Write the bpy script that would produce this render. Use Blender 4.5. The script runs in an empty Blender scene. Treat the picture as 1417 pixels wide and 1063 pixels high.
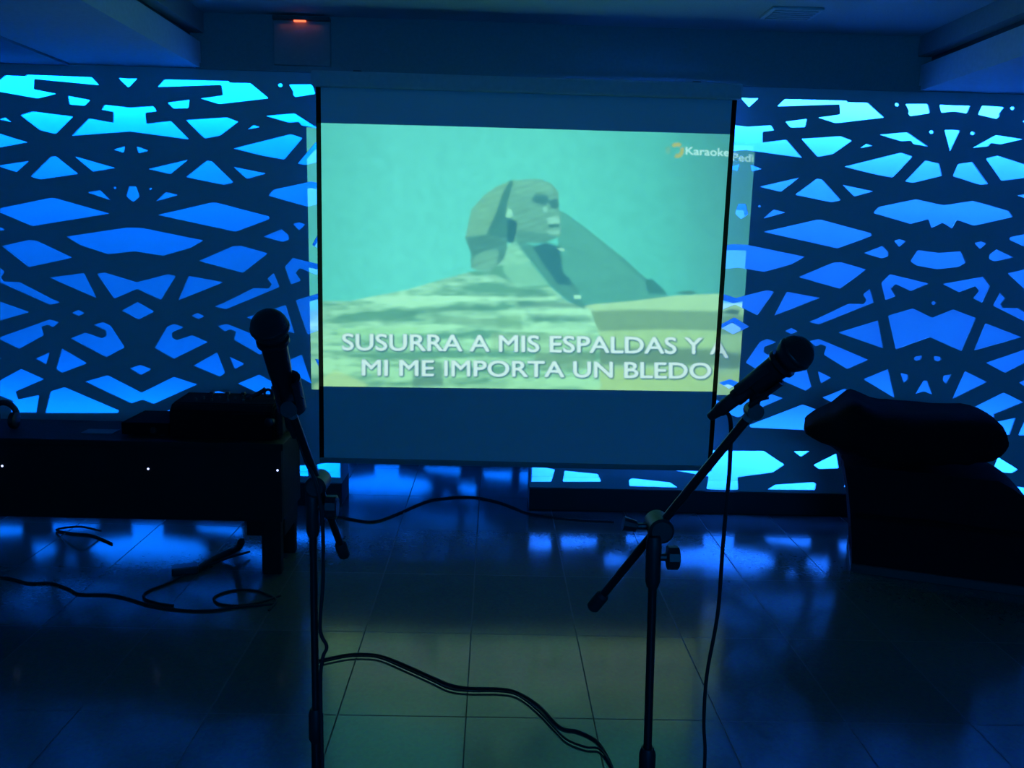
import bpy, bmesh, math, random
import numpy as np
from mathutils import Vector, Matrix, noise

random.seed(7)
SC = bpy.context.scene
COL = SC.collection

# ------------------------------------------------------------------ camera
H = 1.5                       # eye height, metres
D = 4.7                       # distance of the backlit partitions
F_PX, PITCH, ROLL, YAW = 1214.74, 0.168044, 0.0277946, 0.0233734

def _axes():
    cp, sp, cy, sy = math.cos(PITCH), math.sin(PITCH), math.cos(YAW), math.sin(YAW)
    F = Vector((sy*cp, cy*cp, -sp)); R = Vector((cy, -sy, 0)); U = R.cross(F)
    return R*math.cos(ROLL) + U*math.sin(ROLL), U*math.cos(ROLL) - R*math.sin(ROLL), F
RX, UX, FX = _axes()
cam_d = bpy.data.cameras.new('camera'); cam = bpy.data.objects.new('camera', cam_d); COL.objects.link(cam)
cam_d.sensor_width = 36; cam_d.lens = 36*F_PX/1417; cam_d.clip_start = 0.05; cam_d.clip_end = 60
m = Matrix((RX, UX, -FX)).transposed().to_4x4(); m.translation = Vector((0, 0, H)); cam.matrix_world = m
SC.camera = cam

# ------------------------------------------------------------------ world and exposure
w = bpy.data.worlds.new('world'); SC.world = w; w.use_nodes = True
w.node_tree.nodes['Background'].inputs[0].default_value = (0.0, 0.02, 0.08, 1)
w.node_tree.nodes['Background'].inputs[1].default_value = 0.15
SC.view_settings.view_transform = 'Standard'; SC.view_settings.look = 'None'
SC.view_settings.gamma = 1; SC.view_settings.use_curve_mapping = False
SC.view_settings.exposure = 0

LED_TOP, LED_BOTTOM, LED_LOW = 34.0, 2.3, 13.0      # watts of the three strips in a light box
AMBIENT = 3.0  # power of the added, unseen ceiling fill
WASH = 46.0                                        # unseen blue fill lamp added behind the camera
PROJ = 1250.0                                         # projector lamp
LED_COL = (0.001, 0.14, 1.0)

# ------------------------------------------------------------------ measuring helpers
def ray(px, py): return FX + RX*((px-708.5)/F_PX) - UX*((py-531.5)/F_PX)
def at(px, py, Y):
    d = ray(px, py); t = Y/d.y; return Vector((d.x*t, Y, H + d.z*t))
def fl(px, py, z=0.0):
    d = ray(px, py); t = (z-H)/d.z; return Vector((d.x*t, d.y*t, z))
def to_px(p):
    v = Vector(p) - Vector((0, 0, H)); z = v.dot(FX)
    return 708.5 + F_PX*v.dot(RX)/z, 531.5 - F_PX*v.dot(UX)/z

# ------------------------------------------------------------------ materials
MATS = {}
def mat(name, col, rough=0.5, metal=0.0, bump=0.0, scale=40.0, var=0.12, emit=None, es=1.0, spec=0.5, sheen=0.0):
    if name in MATS: return MATS[name]
    m = bpy.data.materials.new(name); m.use_nodes = True; nt = m.node_tree; b = nt.nodes['Principled BSDF']
    tc = nt.nodes.new('ShaderNodeTexCoord'); nz = nt.nodes.new('ShaderNodeTexNoise')
    nz.inputs['Scale'].default_value = scale; nz.inputs['Detail'].default_value = 4
    nt.links.new(tc.outputs['Object'], nz.inputs['Vector'])
    mx = nt.nodes.new('ShaderNodeMix'); mx.data_type = 'RGBA'
    mx.inputs[6].default_value = (*[c*(1-var) for c in col], 1); mx.inputs[7].default_value = (*[min(1, c*(1+var)) for c in col], 1)
    nt.links.new(nz.outputs['Fac'], mx.inputs[0]); nt.links.new(mx.outputs[2], b.inputs['Base Color'])
    b.inputs['Roughness'].default_value = rough; b.inputs['Metallic'].default_value = metal
    b.inputs['Specular IOR Level'].default_value = spec
    if sheen: b.inputs['Sheen Weight'].default_value = sheen
    if bump:
        bp = nt.nodes.new('ShaderNodeBump'); bp.inputs['Strength'].default_value = bump; bp.inputs['Distance'].default_value = 0.004
        nt.links.new(nz.outputs['Fac'], bp.inputs['Height']); nt.links.new(bp.outputs[0], b.inputs['Normal'])
    if emit:
        b.inputs['Emission Color'].default_value = (*emit, 1); b.inputs['Emission Strength'].default_value = es
    MATS[name] = m; return m

M_wall = mat('painted_wall', (0.42, 0.44, 0.46), 0.8, bump=0.15, scale=60)
M_soffit = mat('painted_soffit', (0.33, 0.34, 0.34), 0.8, bump=0.1, scale=60)
M_ceil = mat('ceiling_tile', (0.5, 0.52, 0.52), 0.9, bump=0.5, scale=140, var=0.25)
M_side = mat('side_ceiling_paint', (0.6, 0.62, 0.64), 0.85, bump=0.1, scale=50)
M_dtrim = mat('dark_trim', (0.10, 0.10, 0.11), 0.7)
M_grille = mat('lacquered_board', (0.62, 0.64, 0.66), 0.6, scale=20, var=0.05)
M_plinth = mat('black_plinth', (0.02, 0.02, 0.025), 0.6)
M_board = mat('backlit_diffuser', (0.82, 0.82, 0.82), 0.9, var=0.02, emit=(0.0, 0.10, 0.72), es=0.27)
M_strip = mat('led_strip', (0.8, 0.8, 0.8), 0.5, emit=LED_COL, es=10)
M_matte = mat('matte_black', (0.006, 0.006, 0.007), 0.9, spec=0.08)
M_black = mat('black_plastic', (0.012, 0.012, 0.014), 0.45, bump=0.1, scale=200)
M_rubber = mat('black_rubber', (0.01, 0.01, 0.011), 0.75)
M_metal = mat('black_metal', (0.015, 0.015, 0.017), 0.35, metal=0.3)
M_mesh = mat('dark_wire_mesh', (0.03, 0.03, 0.033), 0.45, metal=0.6, bump=0.9, scale=900)
M_cloth = mat('dark_cloth', (0.009, 0.007, 0.008), 0.95, bump=0.6, scale=90, var=0.3, spec=0.1)
M_case = mat('dark_case_cloth', (0.02, 0.009, 0.013), 0.9, bump=0.4, scale=60, var=0.3, spec=0.1)
M_wood = mat('black_stained_wood', (0.010, 0.009, 0.009), 0.7, bump=0.2, scale=30, spec=0.25)
M_screen = mat('projection_fabric', (0.80, 0.80, 0.80), 0.95, bump=0.1, scale=500, var=0.02, spec=0.1)
M_border = mat('screen_black_border', (0.006, 0.006, 0.006), 0.9, spec=0.1)
M_housing = mat('screen_housing', (0.55, 0.56, 0.57), 0.6)
M_led = mat('indicator_light', (0.8, 0.8, 0.9), 0.5, emit=(0.5, 0.6, 1.0), es=2.5)
M_red = mat('red_lamp', (0.9, 0.3, 0.2), 0.5, emit=(1.0, 0.14, 0.05), es=2.2)
M_slv = mat('silver_trim', (0.35, 0.35, 0.36), 0.4, metal=0.7)

def floor_mat():
    m = bpy.data.materials.new('terrazzo_tile_floor'); m.use_nodes = True; nt = m.node_tree; b = nt.nodes['Principled BSDF']
    tc = nt.nodes.new('ShaderNodeTexCoord'); mp = nt.nodes.new('ShaderNodeMapping')
    # brick texture works on x,y; tiles 0.403 x 0.586
    mp.inputs['Location'].default_value = (0.056, -2.552, 0)
    nt.links.new(tc.outputs['Object'], mp.inputs[0])
    br = nt.nodes.new('ShaderNodeTexBrick'); br.offset = 0; br.squash = 1
    br.inputs['Scale'].default_value = 1; br.inputs['Mortar Size'].default_value = 0.0028; br.inputs['Mortar Smooth'].default_value = 0.3
    br.inputs['Brick Width'].default_value = 0.403; br.inputs['Row Height'].default_value = 0.586
    br.inputs['Color1'].default_value = (0.075, 0.08, 0.075, 1); br.inputs['Color2'].default_value = (0.095, 0.095, 0.09, 1); br.inputs['Mortar'].default_value = (0.012, 0.012, 0.012, 1)
    nt.links.new(mp.outputs[0], br.inputs['Vector'])
    vo = nt.nodes.new('ShaderNodeTexVoronoi'); vo.inputs['Scale'].default_value = 90
    nt.links.new(tc.outputs['Object'], vo.inputs['Vector'])
    mx = nt.nodes.new('ShaderNodeMix'); mx.data_type = 'RGBA'; mx.blend_type = 'MULTIPLY'; mx.inputs[0].default_value = 0.2
    nt.links.new(br.outputs['Color'], mx.inputs[6]); nt.links.new(vo.outputs['Color'], mx.inputs[7])
    nt.links.new(mx.outputs[2], b.inputs['Base Color'])
    nz = nt.nodes.new('ShaderNodeTexNoise'); nz.inputs['Scale'].default_value = 6; nt.links.new(tc.outputs['Object'], nz.inputs['Vector'])
    mr = nt.nodes.new('ShaderNodeMapRange'); mr.inputs['To Min'].default_value = 0.12; mr.inputs['To Max'].default_value = 0.16
    nt.links.new(nz.outputs['Fac'], mr.inputs['Value'])
    ad = nt.nodes.new('ShaderNodeMath'); ad.operation = 'ADD'; nt.links.new(mr.outputs[0], ad.inputs[0])
    ml = nt.nodes.new('ShaderNodeMath'); ml.operation = 'MULTIPLY'; ml.inputs[1].default_value = 0.5
    nt.links.new(br.outputs['Fac'], ml.inputs[0]); nt.links.new(ml.outputs[0], ad.inputs[1])
    nt.links.new(ad.outputs[0], b.inputs['Roughness'])
    b.inputs['IOR'].default_value = 1.5; b.inputs['Specular IOR Level'].default_value = 0.6
    bp = nt.nodes.new('ShaderNodeBump'); bp.invert = True; bp.inputs['Strength'].default_value = 0.25; bp.inputs['Distance'].default_value = 0.001
    nt.links.new(br.outputs['Fac'], bp.inputs['Height']); nt.links.new(bp.outputs[0], b.inputs['Normal'])
    return m

# ------------------------------------------------------------------ object helpers
def link(name, me, mt=None, parent=None, smooth=False):
    o = bpy.data.objects.new(name, me); COL.objects.link(o)
    if mt: me.materials.append(mt)
    if smooth:
        for p in me.polygons: p.use_smooth = True
    if parent:
        o.parent = parent; o.matrix_parent_inverse = Matrix.Translation(parent.location).inverted()
    return o
def finish(name, bm, mt, parent=None, smooth=False, sharp=None):
    bmesh.ops.recalc_face_normals(bm, faces=bm.faces[:])
    me = bpy.data.meshes.new(name); bm.to_mesh(me); bm.free()
    o = link(name, me, mt, parent, smooth)
    if smooth and sharp is not None:
        try: me.set_sharp_from_angle(angle=math.radians(sharp))
        except Exception: pass
    return o
def thing(name, label, cat, loc=(0, 0, 0), group=None):
    o = bpy.data.objects.new(name, None); COL.objects.link(o); o.location = loc; o.empty_display_size = 0.05
    o['label'] = label; o['category'] = cat
    if group: o['group'] = group
    return o
def tag(o, label, cat, group=None):
    o['label'] = label; o['category'] = cat
    if group: o['group'] = group
    return o
def struct(o): o['kind'] = 'structure'; return o

def box(bm, lo, hi, bev=0.0, rot=None):
    r = bmesh.ops.create_cube(bm, size=1.0); vs = r['verts']
    lo, hi = Vector(lo), Vector(hi); c = (lo+hi)/2; s = hi-lo
    for v in vs:
        p = Vector((v.co.x*s.x, v.co.y*s.y, v.co.z*s.z))
        if rot: p = rot @ p
        v.co = p + c
    if bev:
        es = list({e for v in vs for e in v.link_edges})
        bmesh.ops.bevel(bm, geom=es, offset=bev, segments=2, affect='EDGES', profile=0.6)
def nb(): return bmesh.new()
def sweep(bm, pts, radii, seg=14, cap=True):
    pts = [Vector(p) for p in pts]; n = len(pts)
    if not hasattr(radii, '__len__'): radii = [radii]*n
    up = None; rings = []
    for i, p in enumerate(pts):
        a = pts[max(0, i-1)]; b = pts[min(n-1, i+1)]; t = (b-a)
        t = t.normalized() if t.length > 1e-9 else Vector((0, 0, 1))
        if up is None:
            up = Vector((0, 0, 1)) if abs(t.z) < 0.9 else Vector((1, 0, 0))
        s = t.cross(up).normalized(); up = s.cross(t).normalized()
        rings.append([bm.verts.new(p + (s*math.cos(k*2*math.pi/seg) + up*math.sin(k*2*math.pi/seg))*radii[i]) for k in range(seg)])
    for i in range(n-1):
        for k in range(seg):
            bm.faces.new((rings[i][k], rings[i][(k+1) % seg], rings[i+1][(k+1) % seg], rings[i+1][k]))
    if cap: bm.faces.new(rings[0][::-1]); bm.faces.new(rings[-1])
def smooth_path(pts, sub=8):
    pts = [Vector(p) for p in pts]; out = []
    P = [pts[0]*2-pts[1]] + pts + [pts[-1]*2-pts[-2]]
    for i in range(1, len(P)-2):
        a, b, c, d = P[i-1:i+3]
        for k in range(sub):
            t = k/sub
            out.append(0.5*((2*b) + (c-a)*t + (2*a-5*b+4*c-d)*t*t + (3*b-a-3*c+d)*t**3))
    out.append(pts[-1]); return out
def profile(bm, a, b, prof, seg=24):
    """turned body along a->b; prof = [(distance from a in metres, radius)]"""
    a, b = Vector(a), Vector(b); t = (b-a).normalized()
    sweep(bm, [a + t*d for d, r in prof], [max(r, 0.0004) for d, r in prof], seg)

# ------------------------------------------------------------------ structure of the room
def plane_box(name, lo, hi, mt, bev=0.0):
    bm = nb(); box(bm, lo, hi, bev); return struct(finish(name, bm, mt))
XL, XR, YB, YF = -3.15, 4.7, 6.32, -3.2
zs = (at(275, 95, D).z + at(1275, 125, D).z)/2           # low side ceilings, top of the light boxes
zc = (at(280, 22, D).z + at(1270, 45, D).z)/2            # main ceiling
xcl = at(277, 60, D).x; xcr = at(1275, 90, D).x
zA = (at(271, 54, D).z + at(1280, 87, D).z)/2
bm = nb(); box(bm, (XL, YF, -0.1), (XR, YB, 0)); struct(finish('floor', bm, floor_mat()))
plane_box('ceiling', (XL, YF, zc), (XR, YB, zc+0.1), M_ceil)
plane_box('wall_left', (XL-0.1, YF, 0), (XL, YB, zc), M_wall)
plane_box('wall_right', (XR, YF, 0), (XR+0.1, YB, zc), M_wall)
plane_box('wall_back', (XL, YB, 0), (XR, YB+0.1, zc), M_wall)
plane_box('wall_front', (XL, YF-0.1, 0), (XR, YF, zc), M_wall)
# dropped ceilings on both sides; recess and upper lip coloured dark as painted shade
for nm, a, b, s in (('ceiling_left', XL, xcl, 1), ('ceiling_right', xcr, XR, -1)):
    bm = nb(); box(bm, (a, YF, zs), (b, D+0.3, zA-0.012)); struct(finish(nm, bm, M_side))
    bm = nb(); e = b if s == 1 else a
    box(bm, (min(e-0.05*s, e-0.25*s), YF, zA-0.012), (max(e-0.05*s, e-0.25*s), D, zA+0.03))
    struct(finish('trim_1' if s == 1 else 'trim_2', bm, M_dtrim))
    bm = nb(); box(bm, (min(e+0.02*s, e-0.3*s), YF, zA+0.03), (max(e+0.02*s, e-0.3*s), D, zc)); struct(finish('trim_3' if s == 1 else 'trim_4', bm, M_soffit))
xb = at(98, 90, D).x
plane_box('trim_5', (XL, YF, zs-0.012), (xb, D-0.02, zs), mat('dark_beam', (0.2, 0.21, 0.22), 0.8))  # shallow beam, darker than the side ceiling
# soffit beam over the partitions
plane_box('wall_soffit', (xcl-0.1, D+0.002, zs), (xcr+0.1, D+0.32, zc), M_soffit)
plane_box('trim_6', (xcl-0.02, D-0.02, zs-0.006), (xcr+0.02, D+0.002, zs+0.022), M_soffit)
# ceiling lights
p = at(415, 31, D-0.03); a_, b_ = at(380, 60, D), at(458, 60, D); zb1 = at(420, 92, D).z
t = thing('emergency_light', 'flat box on the soffit with a small dull red light glowing at its top', 'light', (p.x, D, zb1))
bm = nb(); box(bm, (a_.x, D-0.024, zb1), (b_.x, D+0.001, zc-0.03), 0.004); finish('housing', bm, M_soffit, t)
bm = nb(); box(bm, (a_.x, D-0.045, zc-0.0295), (b_.x, D+0.001, zc-0.012), 0.003); finish('hood', bm, M_dtrim, t)
bm = nb(); box(bm, (p.x-0.03, D-0.038, zc-0.037), (p.x+0.03, D-0.0245, zc-0.0297), 0.002); finish('lamp', bm, M_red, t)
L = bpy.data.lights.new('red_glow', 'AREA'); L.energy = 0.006; L.color = (1, 0.25, 0.12); L.shape = 'RECTANGLE'; L.size = 0.2; L.size_y = 0.012
lo = bpy.data.objects.new('red_glow', L); COL.objects.link(lo); lo.parent = t; lo.location = (0, -0.04, zc-0.045-zb1)

d = ray(1095, 17); tt = (zc-H)/d.z; c = Vector((d.x*tt, d.y*tt, zc))
t = thing('ceiling_vent', 'pale square ceiling panel in front of the soffit, right of centre', 'vent', c)
bm = nb(); box(bm, (c.x-0.12, c.y-0.10, zc-0.012), (c.x+0.12, c.y+0.10, zc), 0.003); finish('frame', bm, M_side, t)
for k in range(5):
    bm = nb(); box(bm, (c.x-0.10, c.y-0.082+k*0.036, zc-0.018), (c.x+0.10, c.y-0.062+k*0.036, zc-0.0122), 0.002); finish('slat', bm, M_housing, t)

# ------------------------------------------------------------------ cut-out lattice, mirrored every half tile
XAL, XAR, W = -0.4017, 0.2762, 0.2288           # axis positions and half tile, as a share of the distance
CR = {1: (0, 90, 4.087), 2: (210, 90, 4.088), 3: (0, 340, 4.087), 4: (210, 340, 4.088), 5: (990, 110, 4.086),
      6: (1190, 110, 4.088), 7: (980, 350, 3.126), 8: (1190, 350, 3.128), 9: (720, 620, 4.428)}
def uz(c, x, y):
    ox, oy, s = CR[c]; p = at(ox+x/s, oy+y/s, D)
    d = abs(p.x/D - (XAL if c <= 4 else XAR)) % (2*W)
    if d > W: d = 2*W-d
    return d*D, p.z
def P_(c, *a): return [uz(c, a[i], a[i+1]) for i in range(0, len(a), 2)]
WM = W*D
def disc(c, x, y, rx, ry, n=8):
    return P_(c, *[v for k in range(n) for v in (x+rx*math.cos(k*2*math.pi/n), y+ry*math.sin(k*2*math.pi/n))])
A_H = [P_(5, 187,105, 247,105, 187,157),
       P_(1, 722,240, 868,232, 888,262, 822,270, 828,332, 940,330)[:5] + P_(5, 403,340, 492,443) + P_(1, 722,375),
       P_(1, 750,687, 771,687, 790,745, 752,775),
       P_(2, -110,917, -70,915, 0,942, 300,1003, 140,1063, 60,1063) + P_(3, 770,32),
       P_(3, 785,207, 592,152, 548,160, 645,300, 785,245),
       P_(3, 785,318, 688,368, 785,418),
       P_(3, 798,675, 732,695, 800,732),
       P_(3, 805,832, 610,733, 480,770, 740,893, 810,873)]
A_H[3] = P_(3, 770,32, 610,48, 450,-5) + P_(5, 508,1003, 180,935, 150,934)
B_H = [P_(6, 533,146, 450,142, 460,188, 533,180),
       P_(6, 518,284, 478,285, 512,408),
       P_(6, 480,712, 318,677, 105,722, 75,755, 285,817, 388,790, 405,840, 468,810),
       P_(8, 335,0, 250,-12, 218,36, 245,55, 335,71),
       P_(8, 318,207, 306,217, 318,227),
       P_(8, 318,281, 230,240, 122,272, 155,418, 305,365),
       P_(8, 290,553, 275,553, 240,612, 285,600)]
FREE = [P_(5, 350,152, 393,110, 748,119, 748,128, 862,130, 955,215, 680,247, 580,215, 705,198, 703,140),
        P_(5, 395,238, 520,222, 508,270, 425,272),
        P_(5, 485,335, 710,320, 775,345, 665,422, 578,438),
        P_(5, 818,388, 855,362, 890,375),
        P_(5, 248,607, 475,555, 370,635),
        P_(5, 450,652, 575,560, 605,565, 710,682, 655,695),
        P_(5, 718,595, 895,632, 785,662),
        P_(5, 728,493, 1052,413, 1117,435, 1002,555, 895,535),
        P_(5, 270,787, 330,735, 398,752),
        P_(5, 272,862, 575,793, 600,793, 885,870, 885,885, 690,955),
        P_(6, 20,983, 128,942, 162,975, 160,1000, 125,1012),
        P_(6, 192,912, 225,903, 262,915, 222,948),
        P_(7, 390,105, 540,42, 575,40, 685,72, 570,155),
        disc(6, 210, 142, 13, 11), disc(6, 405, 297, 14, 11), disc(5, 249, 717, 9, 7),
        P_(6, 257,138, 385,137, 397,190, 285,208, 272,192, 278,178),
        P_(6, 110,312, 270,298, 388,380, 300,365, 290,345, 235,350),
        P_(6, 255,577, 370,458, 450,475, 465,545, 300,585),
        P_(8, 92,130, 130,92, 300,133, 220,165, 155,135, 135,155, 155,188, 110,205),
        P_(7, 435,298, 470,285, 607,220, 672,222, 685,205, 670,180, 700,156, 718,215, 480,310),
        P_(7, 562,345, 735,292, 758,413),
        P_(8, 232,460, 240,448, 270,445, 265,462, 245,469),
        P_(8, 175,520, 210,528, 208,550, 190,563),
        P_(8, 15,547, 122,503, 150,628),
        P_(7, 340,168, 485,195, 285,272),
        P_(7, 332,338, 360,325, 388,340, 360,352),
        P_(4, 15,580, 85,460, 125,443, 182,462, 115,490, 115,520, 140,535, 230,507, 318,545, 125,640),
        P_(7, 438,382, 478,372, 695,463, 602,503, 500,440, 512,405, 488,395, 465,405),
        P_(4, 235,680, 370,603, 415,720, 385,742),
        P_(4, 440,628, 525,668, 468,700),
        P_(3, 250,755, 120,697) + P_(8, 450,690, 560,740) + P_(3, 60,945, 205,945, 222,845, 103,870, 88,825),
        P_(3, 285,825, 365,800, 675,933, 665,948, 255,948),
        P_(1, 640,478, 708,458, 700,497)]
# lower band
A_H += [[(0, at(1001, 624, D).z)] + P_(7, 240,857, 330,917, 280,950, 128,970, 130,1025) + [(0, at(1001, 678, D).z)]]
FREE += [P_(7, 370,858, 440,858, 402,883), P_(7, 455,918, 555,868, 565,932, 480,935),
         P_(7, 255,1024, 290,1003, 455,992, 468,1000, 462,1026),
         P_(9, 272,140, 475,160, 495,207, 260,207)]
B_H += [[(WM, at(741, 647, D).z)] + P_(9, 150,120, 213,133, 190,207) + [(WM, at(741, 667, D).z)]]

def clip(poly, lim, side, ax):
    out = []
    for i in range(len(poly)):
        a, b = poly[i-1], poly[i]
        ia = (a[ax]-lim)*side <= 0; ib = (b[ax]-lim)*side <= 0
        if ia != ib:
            t = (lim-a[ax])/(b[ax]-a[ax]); out.append((a[0]+(b[0]-a[0])*t, a[1]+(b[1]-a[1])*t))
        if ib: out.append(b)
    return out
def area(p): return 0.5*sum(p[i-1][0]*p[i][1]-p[i][0]*p[i-1][1] for i in range(len(p)))
def rounded(poly, r=0.006):
    out = []; n = len(poly)
    for i in range(n):
        p = Vector(poly[i]); a = Vector(poly[i-1])-p; b = Vector(poly[(i+1) % n])-p
        if a.length < 1e-5 or b.length < 1e-5: continue
        ra, rb = min(r, a.length*0.4), min(r, b.length*0.4)
        q0 = p+a.normalized()*ra; q1 = p+b.normalized()*rb
        out += [tuple(q0), tuple((q0+q1+p*2)/4), tuple(q1)]
    return out
def holes(k0, k1, xa, x0, x1):
    H_ = []
    for k in range(k0, k1+1):
        c = 2*k*WM
        for h in FREE:
            for s in (1, -1): H_.append([(xa+c+s*u, z) for u, z in h])
        for h in A_H:
            hh = [(0, h[0][1])] + h[1:-1] + [(0, h[-1][1])] if len(h) > 3 or True else h
            H_.append([(xa+c+u, z) for u, z in hh] + [(xa+c-u, z) for u, z in hh[-2:0:-1]])
        for s in ((1, -1) if k == k0 else (1,)):
            for h in B_H:
                hh = [(WM, h[0][1])] + h[1:-1] + [(WM, h[-1][1])]
                H_.append([(xa+c+s*u, z) for u, z in hh] + [(xa+c+s*(2*WM-u), z) for u, z in hh[-2:0:-1]])
    out = []
    for p in H_:
        p = clip(clip(clip(clip(p, x0+0.006, -1, 0), x1-0.006, 1, 0), Z0+0.004, -1, 1), zs-0.01, 1, 1)
        if len(p) > 2 and abs(area(p)) > 2e-5: out.append(rounded(p))
    return out
Z0 = 0.5*(at(1000, 681, D).z + at(741, 673, D).z)         # top of plinth
ZJ = 0.5*(at(1050, 606, D).z + at(1050, 625, D).z)        # shelf inside the box behind the plain band
def grille(name, polys, x0, x1, z0, z1, thick, parent, y):
    cu = bpy.data.curves.new('tmp', 'CURVE'); cu.dimensions = '2D'; cu.fill_mode = 'BOTH'; cu.extrude = thick/2
    for p in [[(x0, z0), (x1, z0), (x1, z1), (x0, z1)]] + polys:
        s = cu.splines.new('POLY'); s.points.add(len(p)-1); s.use_cyclic_u = True
        for q, a in zip(s.points, p): q.co = (a[0], a[1], 0, 1)
    o = bpy.data.objects.new('tmp', cu); COL.objects.link(o)
    dg = bpy.context.evaluated_depsgraph_get(); me = bpy.data.meshes.new_from_object(o.evaluated_get(dg))
    bpy.data.objects.remove(o); bpy.data.curves.remove(cu)
    me.name = name
    n = len(me.vertices); a = np.empty(n*3, 'f'); me.vertices.foreach_get('co', a); a = a.reshape(-1, 3)
    b = np.stack([a[:, 0], y + thick/2 - a[:, 2], a[:, 1]], 1); me.vertices.foreach_set('co', b.ravel()); me.update()
    me.materials.clear()
    return link(name, me, M_grille, parent)
DEP = 0.20
def area_light(name, parent, c, sx, sy, e, rot, col=LED_COL):
    L = bpy.data.lights.new(name, 'AREA'); L.shape = 'RECTANGLE'; L.size = sx; L.size_y = sy; L.energy = e; L.color = col
    o = bpy.data.objects.new(name, L); COL.objects.link(o); o.parent = parent; o.matrix_parent_inverse = Matrix.Translation(parent.location).inverted()
    o.location = c; o.rotation_euler = rot; return o
def light_box(label, xa, k0, k1, y, amp=1.0, col=LED_COL, top=None):
    x0 = xa-WM; x1 = xa+WM+2*k1*WM; z1 = top or zs-0.002
    t = thing('lattice_light_box', label, 'light partition', ((x0+x1)/2, y, 0))
    hs = holes(k0, k1, xa, x0, x1)
    grille('grille', hs, x0, x1, Z0, z1, 0.010, t, y)
    bm = nb(); box(bm, (x0, y-0.012, 0), (x1, y+DEP+0.03, Z0-0.0005), 0.003); finish('plinth', bm, M_plinth, t)
    bm = nb(); box(bm, (x0+0.012, y+DEP, Z0), (x1-0.012, y+DEP+0.02, z1)); finish('diffuser', bm, M_board, t)
    bm = nb(); box(bm, (x0+0.012, y+0.0102, z1-0.02), (x1-0.012, y+DEP-0.001, z1)); box(bm, (x0+0.012, y+0.0102, Z0), (x1-0.012, y+DEP-0.001, Z0+0.006)); box(bm, (x0, y+0.0102, Z0), (x0+0.012, y+DEP+0.02, z1)); box(bm, (x1-0.012, y+0.0102, Z0), (x1, y+DEP+0.02, z1))
    finish('frame', bm, M_grille, t)
    bm = nb(); box(bm, (x0+0.012, y+0.0102, ZJ-0.012), (x1-0.012, y+DEP-0.001, ZJ+0.012)); finish('shelf', bm, M_grille, t)
    wd = x1-x0-0.06; sc = wd/2.1*amp
    for zz in (z1-0.028, ZJ+0.014, ZJ-0.02):
        bm = nb(); box(bm, (x0+0.03, y+0.02, zz), (x1-0.03, y+0.04, zz+0.006)); finish('led_strip', bm, M_strip, t)
    c = (x0+x1)/2
    area_light('led_light', t, (c, y+0.08, z1-0.034), wd, 0.05, LED_TOP*sc, (math.radians(65), 0, 0), col)
    area_light('led_light', t, (c, y+0.08, ZJ+0.026), wd, 0.05, LED_BOTTOM*sc, (math.radians(180-65), 0, 0), col)
    area_light('led_light', t, (c, y+0.06, ZJ-0.026), wd, 0.05, LED_LOW*sc, (math.radians(35), 0, 0), col)
    return t
light_box('blue backlit lattice partition on the left, behind the low black table', XAL*D, 0, 0, D)
light_box('blue backlit lattice partition on the right, behind the draped dark case', XAR*D, 0, 1, D, 1.35, (0.010, 0.14, 1.0))
YR = 6.05
xr = at(535, 645, YR).x
light_box('blue backlit lattice partition deeper in the gap behind the projection screen', xr, 0, 0, YR)

# ------------------------------------------------------------------ projection screen
YS = D-0.13
def sc_pt(px, py): return at(px, py, YS)
sx0, sx1 = at(440, 380, YS).x, at(1003, 380, YS).x
zt = 0.5*(at(437, 121, YS).z + at(1015, 138, YS).z); zb = 0.5*(at(447, 642, YS).z + at(988, 651, YS).z)
scr = thing('projection_screen', 'large white hanging projection screen showing a karaoke picture of a sphinx', 'projection screen', ((sx0+sx1)/2, YS, zb))
bm = nb()
NX, NZ = 24, 40; bw = 0.022
def wave(x, z): return 0.004*math.sin((x-sx0)*3.1+z*1.3) + 0.006*math.sin(z*2.2+0.5)*math.exp(-(z-zb)*1.5)
def sheet(bm, xa, xb_, n, off, th):
    g = {}
    for s in (0, 1):
        for i in range(n+1):
            for j in range(NZ+1):
                x = xa+(xb_-xa)*i/n; z = zb+0.02+(zt-zb-0.02)*j/NZ; g[s, i, j] = bm.verts.new((x, YS+off+wave(x, z)+s*th, z))
    for i in range(n):
        for j in range(NZ):
            bm.faces.new((g[0, i, j], g[0, i+1, j], g[0, i+1, j+1], g[0, i, j+1])); bm.faces.new((g[1, i, j], g[1, i, j+1], g[1, i+1, j+1], g[1, i+1, j]))
    for j in range(NZ):
        bm.faces.new((g[0, 0, j], g[0, 0, j+1], g[1, 0, j+1], g[1, 0, j])); bm.faces.new((g[0, n, j], g[1, n, j], g[1, n, j+1], g[0, n, j+1]))
sheet(bm, sx0, sx1, NX, 0, 0.0015); finish('fabric', bm, M_screen, scr, True, 40)
for a, b in ((sx0-0.002, sx0+bw), (sx1-bw, sx1+0.002)):
    bm = nb(); sheet(bm, a, b, 1, -0.0012, 0.001); finish('side_border', bm, M_border, scr)
bm = nb(); box(bm, (sx0, YS-0.008, zb), (sx1, YS+0.014, zb+0.028), 0.006); finish('bottom_bar', bm, mat('screen_bar', (0.25, 0.25, 0.26), 0.6), scr)
bm = nb(); box(bm, (sx0-0.02, YS-0.04, zt), (sx1+0.02, YS+0.045, zt+0.075), 0.012); finish('roller_case', bm, M_housing, scr)
for x in (sx0+0.2, sx1-0.2):
    bm = nb(); box(bm, (x-0.02, YS+0.02, zt+0.07), (x+0.02, D-0.0205, zt+0.09), 0.002); finish('bracket', bm, M_dtrim, scr)

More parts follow.
